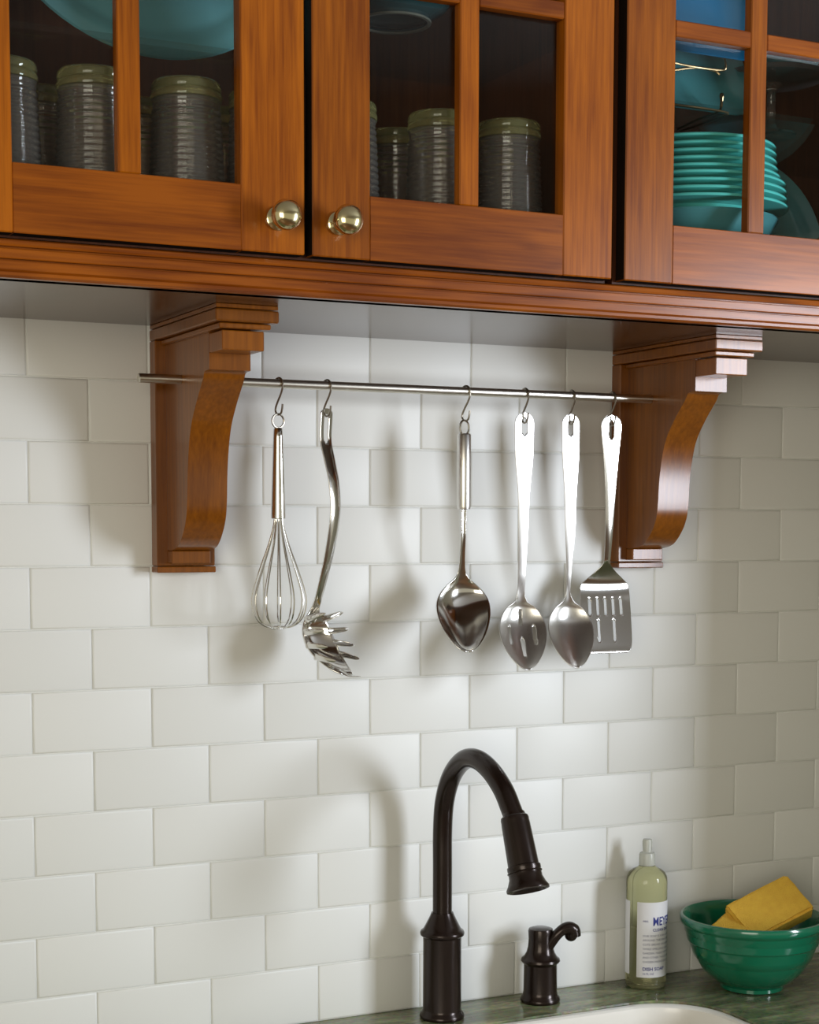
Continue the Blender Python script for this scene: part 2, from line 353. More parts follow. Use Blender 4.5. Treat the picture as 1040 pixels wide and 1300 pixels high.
# ------------------------------------------------------------------ wall cabinets with glazed doors
ZD0, ZD1 = 0.970, 1.735
ROWS = ((1.0405, 1.265), (1.285, 1.5095), (1.5295, 1.665))
def knob(parent, x, z, y=-0.335):
    bm = bmesh.new()
    prof = [(0, 0), (0.0125, 0), (0.0128, 0.0025), (0.0095, 0.0045), (0.0075, 0.009), (0.0085, 0.014), (0.0125, 0.0185), (0.0158, 0.0235), (0.0168, 0.0285), (0.0155, 0.0335), (0.0115, 0.0375), (0.006, 0.0395), (0, 0.040)]
    lathe(bm, prof, 40, Matrix.Translation((x, y, z)) @ Matrix.Rotation(PI/2, 4, 'X'))
    return link('knob', bm, M_BRASS, parent, 50)
def door(cab, x0, x1, sl, sr, kx=None):
    ox = Vector(cab.location)
    d = empty('door', (0, 0, 0), parent=cab); d.location = Vector((x0, -0.335, ZD0)) - ox
    w = x1-x0; y0, y1 = 0.0, 0.021; H = ZD1-ZD0; rows = [(a-ZD0, b-ZD0) for a, b in ROWS]
    e = 0.0014
    boxes('stile', M_WZ, d, (0, sl, y0, y1, 0, H), bev=e)
    boxes('stile', M_WZ, d, (w-sr, w, y0, y1, 0, H), bev=e)
    boxes('rail', M_WX, d, (sl, w-sr, y0+0.0003, y1, 0, rows[0][0]), bev=e*0.6)
    boxes('rail', M_WX, d, (sl, w-sr, y0+0.0003, y1, rows[2][1], H), bev=e*0.6)
    mid = (sl+w-sr)/2; mw = 0.0125
    boxes('muntin', M_WZ, d, (mid-mw, mid+mw, y0+0.001, y1-0.005, rows[0][0], rows[2][1]), bev=e)
    for k in (0, 1):
        for a, b in ((sl, mid-mw), (mid+mw, w-sr)): boxes('muntin', M_WX, d, (a, b, y0+0.001, y1-0.005, rows[k][1], rows[k+1][0]), bev=e)
    for a, b in rows:
        for u, v in ((sl, mid-mw), (mid+mw, w-sr)): boxes('glass_pane', M_PANE, d, (u+0.0005, v-0.0005, 0.0125, 0.0150, a+0.0005, b-0.0005))
    for o in d.children:                                  # shade of the gaps around the door, painted on its outer edges
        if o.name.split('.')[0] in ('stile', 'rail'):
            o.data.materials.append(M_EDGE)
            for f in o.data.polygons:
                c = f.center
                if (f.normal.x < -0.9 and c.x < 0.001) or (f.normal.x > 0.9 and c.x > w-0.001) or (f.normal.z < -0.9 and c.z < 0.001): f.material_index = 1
    if kx: knob(d, kx[0]-x0, kx[1]-ZD0, 0.0)
    return d
def cabinet(x0, x1, label, shelves, divider=None):
    c = empty('wall_cabinet', ((x0+x1)/2, -0.15, 0.968)); tag(c, label, 'cabinet'); X0, X1 = x0-c.location.x, x1-c.location.x
    F, Bk, Z0, Z1 = -0.163, 0.1488, 0.0, 0.780
    t = 0.016
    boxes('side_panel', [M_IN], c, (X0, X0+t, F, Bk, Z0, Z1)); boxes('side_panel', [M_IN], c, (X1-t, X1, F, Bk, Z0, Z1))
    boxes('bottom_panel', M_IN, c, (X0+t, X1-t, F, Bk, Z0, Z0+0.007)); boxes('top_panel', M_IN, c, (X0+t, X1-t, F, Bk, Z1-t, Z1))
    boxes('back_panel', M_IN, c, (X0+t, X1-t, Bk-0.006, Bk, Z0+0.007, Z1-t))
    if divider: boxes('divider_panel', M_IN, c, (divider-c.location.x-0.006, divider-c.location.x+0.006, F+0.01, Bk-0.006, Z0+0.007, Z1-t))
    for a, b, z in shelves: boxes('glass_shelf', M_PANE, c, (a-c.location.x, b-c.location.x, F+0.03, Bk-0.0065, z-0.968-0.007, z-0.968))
    return c
ZSH, ZSHA, ZSH2 = 1.205, 1.195, 1.272
cabA = cabinet(-0.165, 0.632, 'left cherry wall cabinet with two glazed doors showing upturned tumblers', [(-0.148, 0.270, ZSHA), (0.300, 0.615, ZSH2)])
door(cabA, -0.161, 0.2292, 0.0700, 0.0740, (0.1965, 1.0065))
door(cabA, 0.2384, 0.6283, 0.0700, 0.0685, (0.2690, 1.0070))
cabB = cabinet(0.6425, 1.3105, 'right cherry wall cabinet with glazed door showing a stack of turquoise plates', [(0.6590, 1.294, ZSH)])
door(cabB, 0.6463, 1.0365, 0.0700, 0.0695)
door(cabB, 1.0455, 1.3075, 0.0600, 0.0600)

# ------------------------------------------------------------------ brackets (corbels) under the cabinets
def corbel(X0, label):
    c = empty('wall_bracket', (X0, 0, ZS)); tag(c, label, 'bracket')
    w = 0.077; z = lambda v: v-ZS
    boxes('back_plate', M_CORB, c, (0, w, -0.0230, -0.0004, z(0.6230), -0.020), bev=0.0012)
    boxes('foot_plate', M_CORB, c, (-0.0005, w+0.0005, -0.0250, -0.0004, z(0.6145), z(0.6222)), bev=0.001)
    b0, b1 = 0.0138, 0.0652
    boxes('foot_block', M_CORB, c, (b0, b1, -0.040, -0.0226, z(0.6262), z(0.6425)), bev=0.0012)
    # scrolled body: outline in (y, z) pushed out in x
    curve = spline([(-0.186, 0.8560, 0), (-0.170, 0.8545, 0), (-0.1625, 0.8450, 0), (-0.1400, 0.8220, 0), (-0.1205, 0.7970, 0), (-0.1105, 0.7720, 0), (-0.1040, 0.7380, 0), (-0.1015, 0.7050, 0), (-0.0975, 0.6850, 0), (-0.0860, 0.6660, 0), (-0.0660, 0.6490, 0), (-0.0400, 0.6430, 0), (-0.0225, 0.6430, 0)], 6)
    out = [(-0.0225, 0.9040), (-0.186, 0.9040)] + [(p.x, p.y) for p in curve]
    bm = bmesh.new(); A = [bm.verts.new((b0, y, z(v))) for y, v in out]; B = [bm.verts.new((b1, y, z(v))) for y, v in out]; n = len(out)
    for k in range(n): bm.faces.new((A[k], A[(k+1) % n], B[(k+1) % n], B[k]))
    bm.faces.new(A[::-1]); bm.faces.new(B)
    link('scrolled_body', bm, M_CORB, c, 30)
    boxes('stepped_block', M_CORB, c, (b0, b1, -0.2310, -0.1862, z(0.8748), z(0.8970)), bev=0.001)
    boxes('cap_moulding', M_CORB, c, (b0-0.006, b1+0.006, -0.2380, -0.0232, z(0.8985), z(0.9046)), bev=0.0012)
    boxes('cap', M_CORB, c, (0, w, -0.2490, -0.0004, z(0.9052), z(0.9190)), bev=0.0015)
    boxes('cap_plate', M_CORB, c, (0.0008, w-0.0008, -0.2480, -0.0004, z(0.9200), z(0.9246)), bev=0.0006)
    return c
corbel(0.1560, 'left scrolled cherry bracket beside the whisk, with the rail running through it')
corbel(0.8455, 'right scrolled cherry bracket behind the slotted spatula, holding the rail')

# ------------------------------------------------------------------ rail, hooks and utensils
YR, ZR, RR = -0.080, 0.8520, 0.0058
bm = bmesh.new(); lathe(bm, [(0, 0), (RR-0.001, 0), (RR, 0.001), (RR, 0.829), (RR-0.001, 0.83), (0, 0.83)], 28, Matrix.Translation((0.1165, YR, ZR)) @ Matrix.Rotation(PI/2, 4, 'Y'))
tag(link('utensil_rail', bm, M_RAIL, None, 40), 'round satin nickel rail spanning the two wooden brackets', 'rail')
HXS = [(0.2990, 'whisk'), (0.3650, 'pasta fork'), (0.5655, 'round-handled spoon'), (0.6560, 'slotted spoon'), (0.7295, 'plain flat-handled spoon'), (0.7955, 'slotted spatula')]
def s_hook(x, what):
    rw = 0.0013; R = RR+rw+0.0002; pts = []
    for a in range(200, -41, -20): pts.append((R*math.cos(math.radians(a))*-1, R*math.sin(math.radians(a))))   # over the rail, front going down
    pts = [(-p[0], p[1]) for p in pts]
    # (y rel. rail, z rel. rail): front of the rail is -y
    loop = [(-q[0], q[1]) for q in pts]
    path = [(0.0072, -0.004)] + [(math.cos(math.radians(a))*R, math.sin(math.radians(a))*R) for a in range(0, 181, 20)] + [(-0.0072, -0.006), (-0.0035, -0.014), (0.0020, -0.0225), (0.0058, -0.0300), (0.0056, -0.0350), (0.0015, -0.0385), (-0.0040, -0.0370), (-0.0064, -0.0310), (-0.0072, -0.0255)]
    P = spline([(0, y, z) for y, z in path], 5)
    bm = bmesh.new(); tube(bm, P, rw, 8)
    o = link('s_hook', bm, M_HOOK, None, True); o.location = (x, YR, ZR); o.rotation_euler = (0, 0, rng.uniform(-0.15, 0.15)+0.25)
    return tag(o, f'dark metal S hook on the rail holding the {what}', 'hook', 'S hooks along the rail')
for x, w in HXS: s_hook(x, w)
ZH = ZR-0.0385+0.0013           # top of the bottom curl: where a handle hole rests

def sheet(name, tab, mat, parent, N=110, Mc=24, holes=(), thick=0.0013, z0=0.0, zlen=None, roundtop=0.0, roundbot=0.0, swing=0.0):
    """tab rows: (s, half width, depth y, cup, centre x); s runs down from 0. Thin metal with rounded ends; holes are slots (x, s0, s1, half width)"""
    L = tab[-1][0]; bm = bmesh.new(); ss = []
    for i in range(N+1):
        t = i/N; ss.append(L*t)
    if roundtop: ss = sorted(set([roundtop*(1-math.cos(PI/2*k/7)) for k in range(8)] + [s for s in ss if s > roundtop]))
    rows = []
    for s in ss:
        hw, dy, cup, cx = lerp_table(tab, s)
        if roundtop and s < roundtop: hw = max(0.0009, hw*math.sqrt(max(0, 1-(1-s/roundtop)**2)))
        row = []
        for j in range(Mc+1):
            u = -1+2*j/Mc; row.append(bm.verts.new((cx+swing*dy+u*hw, dy+cup*(1-u*u), -s)))
        rows.append(row)
    for i in range(len(rows)-1):
        for j in range(Mc):
            q = (rows[i][j], rows[i][j+1], rows[i+1][j+1], rows[i+1][j]); c = sum((v.co for v in q), Vector())/4; c.x -= swing*c.y
            if any((abs(c.x-h[0]) < h[3]*math.sqrt(max(0, 1-max(0, (h[1]+h[3]+c.z)/h[3], (-c.z-h[2]+h[3])/h[3])**2))) and h[1] < -c.z < h[2] for h in holes): continue
            bm.faces.new(q)
    bmesh.ops.recalc_face_normals(bm, faces=bm.faces)
    for v in [v for v in bm.verts if not v.link_faces]: bm.verts.remove(v)
    o = link(name, bm, mat, parent, 60, recalc=True); md = o.modifiers.new('thickness', 'SOLIDIFY'); md.thickness = thick; md.offset = 0
    return o

# whisk
t = empty('whisk', (0.2980, YR, 0)); tag(t, 'steel balloon whisk with a tapered handle, hanging leftmost on the rail', 'whisk')
bm = bmesh.new(); tube(bm, [(0.0086*math.cos(a), 0.002*math.cos(a), 0.8055+0.0086*math.sin(a)) for a in [2*PI*k/28 for k in range(28)]], 0.0013, 8, closed=True); link('hanging_ring', bm, M_HOOK, t, True)
bm = bmesh.new(); lathe(bm, [(0, 0.797), (0.0045, 0.797), (0.0056, 0.7955), (0.0062, 0.786), (0.0074, 0.750), (0.0085, 0.715), (0.0092, 0.690), (0.0093, 0.6835), (0.0080, 0.6825), (0, 0.6825)], 36); link('handle', bm, M_POL, t, 40)
for k in range(6):
    a = PI*k/6+0.2; H = []
    half_ = [(0.0050, 0.6900), (0.0062, 0.6750), (0.0130, 0.6500), (0.0245, 0.6180), (0.0335, 0.5900), (0.0345, 0.5730), (0.0290, 0.5560), (0.0160, 0.5460), (0.0, 0.5430+0.0012*k*0.6)]
    pts = [(r, z) for r, z in half_] + [(-r, z) for r, z in half_[-2::-1]]
    bm = bmesh.new(); tube(bm, spline([(r*math.cos(a), r*math.sin(a), z) for r, z in pts], 5), 0.00095, 6); link('wire_loop', bm, M_POL, t, True)

# pasta fork
t = empty('pasta_fork', (0.3650, YR, 0.8235)); t.rotation_euler = (0, 0, math.radians(25)); tag(t, 'curved steel pasta fork with toothed scoop facing right, hanging beside the whisk', 'pasta fork')
# local -y is the way the scoop faces
K = 1.28
ftab = [(0.0, 0.0085, 0.0, 0.0, 0), (0.006, 0.0108, 0.0005, 0.0, 0), (0.040, 0.0106, 0.0018, -0.0004, 0), (0.065, 0.0100, -0.0030, -0.001, 0), (0.092, 0.0096, -0.0085, -0.0014, 0), (0.130, 0.0092, -0.0108, -0.0018, 0), (0.180, 0.0082, -0.0035, -0.0014, 0), (0.225, 0.0068, 0.0075, -0.0010, 0), (0.250, 0.0066, 0.0145, 0.0, 0), (0.260, 0.0095, 0.0175, 0.0030, 0), (0.270, 0.0180, 0.0175, 0.0100, 0), (0.282, 0.0250, 0.0150, 0.0170, 0), (0.297, 0.0280, 0.0100, 0.0200, 0), (0.311, 0.0270, 0.0030, 0.0200, 0), (0.323, 0.0225, -0.0070, 0.0165, 0), (0.333, 0.0165, -0.0180, 0.0115, 0), (0.339, 0.0090, -0.0270, 0.0045, 0)]
ftab = [(a, b, c*K, d, e) for a, b, c, d, e in ftab]
sheet('handle_and_scoop', ftab, M_POL, t, N=130, Mc=24, holes=[(0, 0.008, 0.044, 0.0042)], roundtop=0.006, thick=0.0018)
for sx in (-1, 1):
    for sv, ln, dz in ((0.271, 0.034, 0.010), (0.2865, 0.033, 0.004), (0.302, 0.033, -0.001), (0.3165, 0.033, -0.004)):
        rx, dy, cup, _ = lerp_table(ftab, sv)
        bm = bmesh.new(); tube(bm, spline([(sx*rx*0.93, dy+cup*0.14, -sv), (sx*rx*1.01, dy-0.006, -sv+dz*0.2), (sx*rx*1.00, dy-ln*0.55, -sv+dz*0.6), (sx*rx*0.90, dy-ln, -sv+dz)], 4), [0.00135-0.00055*k/11 for k in range(11)]+[0.0006, 0.0002], 12, flat=3.6); link('tooth', bm, M_POL, t, 50)
bm = bmesh.new(); tube(bm, spline([(0, -0.022, -0.3350), (0, -0.038, -0.3410), (0, -0.056, -0.3405)], 5), [0.0050, 0.0050, 0.0048, 0.0046, 0.0043, 0.0040, 0.0037, 0.0034, 0.0030, 0.0022, 0.0008], 12, flat=0.35); link('tooth', bm, M_POL, t, 50)

def spoon(x, label, kind, tab, mat, holes, **k):
    t = empty('serving_spoon', (x, YR, 0.8275)); tag(t, label, 'spoon'); sheet('handle_and_bowl', tab, mat, t, holes=holes, **k); return t
# round handled spoon
t = empty('serving_spoon', (0.5635, YR, 0)); tag(t, 'steel serving spoon with round tubular handle and deep mirror-dark bowl', 'spoon')
bm = bmesh.new(); tube(bm, [(0, 0.0095*math.cos(a)*0.3, 0) for a in ()] or [(0.0066*math.cos(a)*(1 if math.sin(a) > -.2 else 1), 0.0, 0.8040+0.0100*math.sin(a)) for a in [2*PI*k/24 for k in range(24)]], 0.0015, 8, closed=True); link('hanging_loop', bm, M_POL, t, True)
bm = bmesh.new(); lathe(bm, [(0, 0.7965), (0.0080, 0.7965), (0.0092, 0.7945), (0.0094, 0.750), (0.0092, 0.700), (0.0084, 0.6965), (0, 0.6965)], 32); link('handle', bm, M_STEEL, t, 40)
def egg(L, W, n=12, p0=0.0):
    return [(L*k/n, W*math.sin(PI*min(1, (k/n)))**0.62*(1-0.12*math.cos(PI*k/n*1.0)*-1)*(1.0) ) for k in range(n+1)]
stab = [(0, 0.0036, 0.0, 0.0005, 0), (0.040, 0.0034, 0.004, 0.0006, 0), (0.070, 0.0040, 0.012, 0.001, 0), (0.086, 0.0062, 0.0165, 0.001, 0), (0.094, 0.0120, 0.0165, 0.003, 0), (0.102, 0.0225, 0.0150, 0.007, 0), (0.112, 0.0330, 0.0110, 0.012, 0), (0.124, 0.0395, 0.0040, 0.016, 0), (0.136, 0.0405, -0.0050, 0.019, 0), (0.150, 0.0372, -0.0160, 0.019, 0), (0.164, 0.0305, -0.0275, 0.016, 0), (0.176, 0.0215, -0.0370, 0.011, 0), (0.184, 0.0125, -0.0430, 0.006, 0), (0.188, 0.0030, -0.0460, 0.001, 0)]
o = sheet('bowl', stab, M_POL, t, N=120, Mc=28, thick=0.0016, swing=0.36); o.location.z = 0.697
# slotted spoon
def flat_spoon(neck_s, bw, blen, hw_top, hw_mid, hw_neck, lean=0.0, total=0.346):
    T = total; b0 = T-blen; l = lambda s: lean*s/T
    rows = [(0, hw_top*0.985, 0, -0.0003), (0.018, hw_top, 0, -0.0003), (0.060, hw_top*0.93, 0.0, -0.0004), (0.110, hw_mid*1.02, 0.001, -0.0005), (0.160, hw_mid*0.86, 0.003, -0.0006), (b0-0.035, hw_neck*1.05, 0.011, -0.0004), (b0-0.010, hw_neck, 0.016, 0.0005)]
    for f, wf, dy, cup in ((0.03, 0.28, 0.0165, 0.003), (0.10, 0.56, 0.0150, 0.007), (0.20, 0.80, 0.0110, 0.011), (0.32, 0.955, 0.0050, 0.015), (0.45, 1.0, -0.0035, 0.0165), (0.60, 0.94, -0.0135, 0.0160), (0.75, 0.77, -0.0235, 0.0130), (0.87, 0.54, -0.0315, 0.009), (0.95, 0.32, -0.0370, 0.005), (1.0, 0.06, -0.0405, 0.001)):
        rows.append((b0+blen*f, bw*wf, dy, cup))
    return [(s, a, d, c, l(s)) for s, a, d, c in rows]
spoon(0.6555, 'brushed steel slotted spoon with flat tapered handle, between two plain spoons', 's', flat_spoon(0, 0.0368, 0.092, 0.0148, 0.0088, 0.0058, 0.0), M_STEEL, [(0, 0.0095, 0.0300, 0.0046), (0, 0.268, 0.290, 0.0026), (0, 0.306, 0.330, 0.0026), (-0.019, 0.290, 0.314, 0.0024), (0.019, 0.290, 0.314, 0.0024)], N=170, Mc=56, roundtop=0.0148, swing=0.36)
spoon(0.7285, 'plain brushed steel spoon with flat handle, between slotted spoon and spatula', 's', flat_spoon(0, 0.0362, 0.090, 0.0140, 0.0092, 0.0036, 0.004), M_STEEL, [(0, 0.0095, 0.0290, 0.0044)], N=150, Mc=40, roundtop=0.014, swing=0.36)
# spatula
t = empty('slotted_spatula', (0.7945, YR, 0.8285)); tag(t, 'wide slotted steel spatula hanging at the right end in front of the bracket', 'spatula')
sp = [(0, 0.0163, 0, -0.0003, 0), (0.018, 0.0165, 0, -0.0003, 0), (0.060, 0.0118, 0, -0.0004, 0), (0.110, 0.0080, 0.001, -0.0005, 0), (0.160, 0.0060, 0.006, -0.0006, 0), (0.200, 0.0050, 0.0150, -0.0006, 0), (0.207, 0.0060, 0.0180, 0, 0), (0.218, 0.0170, 0.0240, 0, 0), (0.229, 0.0310, 0.0290, 0, 0), (0.236, 0.0385, 0.0305, 0.0005, 0), (0.244, 0.0408, 0.0295, 0.001, 0), (0.262, 0.0415, 0.0240, 0.0012, 0), (0.290, 0.0415, 0.0155, 0.0012, 0), (0.318, 0.0405, 0.0070, 0.0010, 0), (0.328, 0.0375, 0.0040, 0.0008, 0), (0.332, 0.0320, 0.0028, 0.0004, 0)]
sl = [(0, 0.0100, 0.0330, 0.0046)] + [(x, 0.256, 0.280, 0.0025) for x in (-0.026, -0.013, 0.0, 0.013, 0.026)] + [(x, 0.286, 0.316, 0.0025) for x in (-0.013, 0.013)]
sheet('handle_and_blade', sp, M_POL, t, N=170, Mc=84, holes=sl, roundtop=0.0163, swing=0.36)

# ------------------------------------------------------------------ faucet
FX, FY = 0.5455, -0.0560
t = empty('faucet', (FX, FY, 0)); tag(t, 'tall dark bronze pull-down faucet with arched spout over the sink', 'faucet')
bm = bmesh.new(); lathe(bm, [(0, 0.0002), (0.0300, 0.0002), (0.0308, 0.0025), (0.0300, 0.0060), (0.0272, 0.0090), (0.0264, 0.0130), (0.0262, 0.105), (0.0264, 0.1130), (0.0300, 0.1160), (0.0306, 0.1190), (0.0296, 0.1215), (0.0262, 0.1240), (0.0235, 0.1290), (0.0195, 0.1370), (0.0165, 0.1430), (0.0150, 0.1470), (0, 0.1470)], 56); link('base_column', bm, M_BRONZE, t, 35)
path = spline([(0, 0, 0.1400), (0, 0, 0.205), (0, 0, 0.262), (0, -0.0065, 0.304), (0, -0.0280, 0.3410), (0, -0.0620, 0.3650), (0, -0.0980, 0.3700), (0, -0.1350, 0.3600), (0, -0.1680, 0.3400), (0, -0.1880, 0.3190), (0, -0.1975, 0.3080)], 10)
bm = bmesh.new(); tube(bm, path, 0.0133, 32); link('spout', bm, M_BRONZE, t, 60)
ax = (Vector((0.0, -0.0365, -0.0880))).normalized(); p0 = Vector((0, -0.1965, 0.3110))
mt = Matrix.Translation(p0) @ ax.to_track_quat('Z', 'X').to_matrix().to_4x4()
bm = bmesh.new(); lathe(bm, [(0, -0.004), (0.0135, -0.004), (0.0150, 0.0), (0.0172, 0.0015), (0.0180, 0.0045), (0.0178, 0.0075), (0.0182, 0.0120), (0.0196, 0.0640), (0.0212, 0.0650), (0.0214, 0.0690), (0.0206, 0.0712), (0.0212, 0.0800), (0.0245, 0.0880), (0.0272, 0.0925), (0.0270, 0.0955), (0.0235, 0.0965), (0.0200, 0.0930), (0, 0.0930)], 48, mt); link('spray_head', bm, M_BRONZE, t, 35)
bm = bmesh.new(); tube(bm, [p0+ax*0.0725+Vector((0.0212*math.cos(a), 0, 0))+ax.cross(Vector((1, 0, 0)))*0.0212*math.sin(a) for a in [2*PI*k/32 for k in range(32)]], 0.0010, 8, closed=True); link('spray_button_ring', bm, M_BRONZE, t, True)
t = empty('mixer_tap', (0.7085, -0.0450, 0)); tag(t, 'short dark bronze mixer tap with curled lever, right of the faucet', 'tap')
bm = bmesh.new(); lathe(bm, [(0, 0.0002), (0.0275, 0.0002), (0.0285, 0.0025), (0.0278, 0.0060), (0.0252, 0.0090), (0.0240, 0.0150), (0.0235, 0.0540), (0.0262, 0.0565), (0.0280, 0.0590), (0.0272, 0.0620), (0.0235, 0.0650), (0.0200, 0.0710), (0.0180, 0.0790), (0.0172, 0.0900), (0.0178, 0.1020), (0.0168, 0.1050), (0.0110, 0.1068), (0, 0.1070)], 48); link('valve_body', bm, M_BRONZE, t, 35)
P = spline([(0.004, -0.006, 0.076), (0.009, -0.012, 0.086), (0.016, -0.018, 0.098), (0.025, -0.021, 0.106), (0.034, -0.022, 0.107), (0.040, -0.022, 0.102), (0.041, -0.022, 0.095)], 6)
n_ = len(P); R_ = [0.0098-0.0022*math.sin(PI*min(1, k/n_*1.4)) + (0.0008 if k > n_*0.75 else 0) for k in range(n_)]
bm = bmesh.new(); tube(bm, P, R_, 20); bmesh.ops.create_uvsphere(bm, u_segments=20, v_segments=12, radius=0.0092, matrix=Matrix.Translation(P[-1]+Vector((-0.003, 0.002, 0.001)))); link('lever', bm, M_BRONZE, t, 50)

# ------------------------------------------------------------------ soap bottle
BX, BY, BR = 0.8900, -0.0420, 0.0300
t = empty('soap_bottle', (BX, BY, 0)); tag(t, 'slim bottle of yellow green dish soap with white label, standing by the bowl', 'bottle')
bm = bmesh.new(); lathe(bm, [(0, 0.0003), (0.026, 0.0003), (0.0292, 0.003), (BR, 0.008), (BR, 0.157), (0.0293, 0.1635), (0.0262, 0.1700), (0.0205, 0.1745), (0.0135, 0.1775), (0.0118, 0.180), (0, 0.180)], 56); link('bottle_body', bm, M_SOAP, t, 40)
bm = bmesh.new(); lathe(bm, [(0, 0.1803), (0.0118, 0.1803), (0.0120, 0.182), (0.0118, 0.1960), (0.0108, 0.1985), (0.0072, 0.2000), (0.0066, 0.2010), (0.0072, 0.2150), (0.0062, 0.2185), (0, 0.2195)], 32); link('cap', bm, M_CAP, t, 40)
view = math.atan2(-2.088-BY, -0.501-BX)         # direction from the bottle to the camera stand point
def patch(name, mat, a0, a1, z0, z1, r, n=24):
    bm = bmesh.new(); I = []; O = []
    for k in range(n+1):
        a = a0+(a1-a0)*k/n
        for rr_, lst in ((r, I), (r+0.0003, O)): lst.append([bm.verts.new((rr_*math.cos(a), rr_*math.sin(a), zz)) for zz in (z0, z1)])
    for k in range(n):
        bm.faces.new((O[k][0], O[k+1][0], O[k+1][1], O[k][1])); bm.faces.new((I[k][0], I[k][1], I[k+1][1], I[k+1][0]))
        bm.faces.new((O[k][0], I[k][0], I[k+1][0], O[k+1][0])); bm.faces.new((O[k][1], O[k+1][1], I[k+1][1], I[k][1]))
    for k in (0, n): bm.faces.new((O[k][0], O[k][1], I[k][1], I[k][0]))
    return link(name, bm, mat, t, 40)
D = math.radians
LA0 = view+D(-26)
patch('front_label', M_LABEL, LA0, LA0+D(124), 0.0195, 0.1305, BR+0.0001)
patch('back_label', M_LABEL, view-D(52), view-D(150), 0.0215, 0.1300, BR+0.0001)
def wrapped_text(name, body, size, start, z, mat, bold=False, narrow=1.0):
    c = bpy.data.curves.new('txt', 'FONT'); c.body = body; c.size = size; c.resolution_u = 2; c.offset = size*0.02 if bold else 0
    o = bpy.data.objects.new('txt', c); COL.objects.link(o); bpy.context.view_layer.update()
    me = o.evaluated_get(bpy.context.evaluated_depsgraph_get()).to_mesh(); bm = bmesh.new(); bm.from_mesh(me); o.to_mesh_clear()
    bpy.data.objects.remove(o); bpy.data.curves.remove(c)
    bmesh.ops.triangulate(bm, faces=bm.faces); rr = BR+0.00065
    for v in bm.verts: a = start+v.co.x*narrow/BR; zz = z+v.co.y; v.co = Vector((rr*math.cos(a), rr*math.sin(a), zz))
    if bm.faces: return link(name, bm, mat, t, recalc=False)
def txt(body, size, deg, z, mat=M_GREYP, bold=False, narrow=1.0, a0=None): return wrapped_text('lettering', body, size, (LA0 if a0 is None else a0)+D(deg), z, mat, bold, narrow)
txt('MRS.', 0.0042, 17, 0.1015, M_NAVY); txt("MEYER'S", 0.0175, 44, 0.0965, M_NAVY, True, 0.72); txt('CLEAN DAY', 0.0058, 44, 0.0880, M_NAVY, True, 1.0)
lines = ['OUR SOAP IS A BIG HELP', 'AROUND THE SINK AND IT', 'CUTS GREASE ON DISHES', 'WHILE SMELLING LIKE A', 'GARDEN. MADE WITH OILS', 'AND OTHER THOUGHTFULLY', 'CHOSEN INGREDIENTS.']
for i, s in enumerate(lines): txt(s, 0.0042, 17, 0.0800-i*0.0064, M_GREYP)
txt('DISH SOAP', 0.0070, 17, 0.0300, M_NAVY, True); txt('16 FL OZ', 0.0042, 17, 0.0238, M_NAVY)

# ------------------------------------------------------------------ green bowl with sponges
GX, GY = 1.0250, -0.1180
bm = bmesh.new()
gp = [(0, 0.0002), (0.043, 0.0002), (0.046, 0.002), (0.046, 0.007), (0.050, 0.010), (0.062, 0.018), (0.0735, 0.030), (0.0815, 0.043), (0.0825, 0.0455), (0.0848, 0.047), (0.0885, 0.056), (0.0920, 0.067), (0.0930, 0.0695), (0.0950, 0.0710), (0.0970, 0.0800), (0.0975, 0.0830), (0.0992, 0.0850), (0.1000, 0.0920), (0.1012, 0.0945), (0.1040, 0.0960), (0.1058, 0.1000), (0.1058, 0.1060), (0.1045, 0.1085), (0.1015, 0.1090), (0.0990, 0.1060), (0.0960, 0.0920), (0.088, 0.064), (0.0760, 0.040), (0.058, 0.020), (0.035, 0.0105), (0, 0.0085)]
lathe(bm, gp, 72); o = link('mixing_bowl', bm, M_GREEN, None, 40); o.location = (GX, GY, 0); tag(o, 'green glazed ribbed mixing bowl at the right, holding sponges', 'bowl')
def sponge(name, loc, rot, size, label):
    bm = bmesh.new(); bmesh.ops.create_cube(bm, size=1); bmesh.ops.scale(bm, vec=size, verts=bm.verts)
    bmesh.ops.bevel(bm, geom=list(bm.edges), offset=0.0035, segments=2, affect='EDGES'); bmesh.ops.subdivide_edges(bm, edges=[e for e in bm.edges if e.calc_length() > 0.02], cuts=7, use_grid_fill=True)
    for v in bm.verts: v.co += Vector((rng.uniform(-1, 1), rng.uniform(-1, 1), rng.uniform(-1, 1)))*0.0005
    o = link(name, bm, M_SPONGE, None, 50); o.location = loc; o.rotation_euler = rot; return tag(o, label, 'sponge')
sponge('sponge', (1.0580, -0.1130, 0.1090), (D(38), D(-22), D(-8)), (0.110, 0.070, 0.028), 'large yellow orange sponge lying tilted on top in the green bowl')
sponge('sponge', (0.9920, -0.1060, 0.0830), (D(15), D(-24), D(12)), (0.066, 0.050, 0.020), 'small yellow sponge tucked under the large sponge at the left of the green bowl')

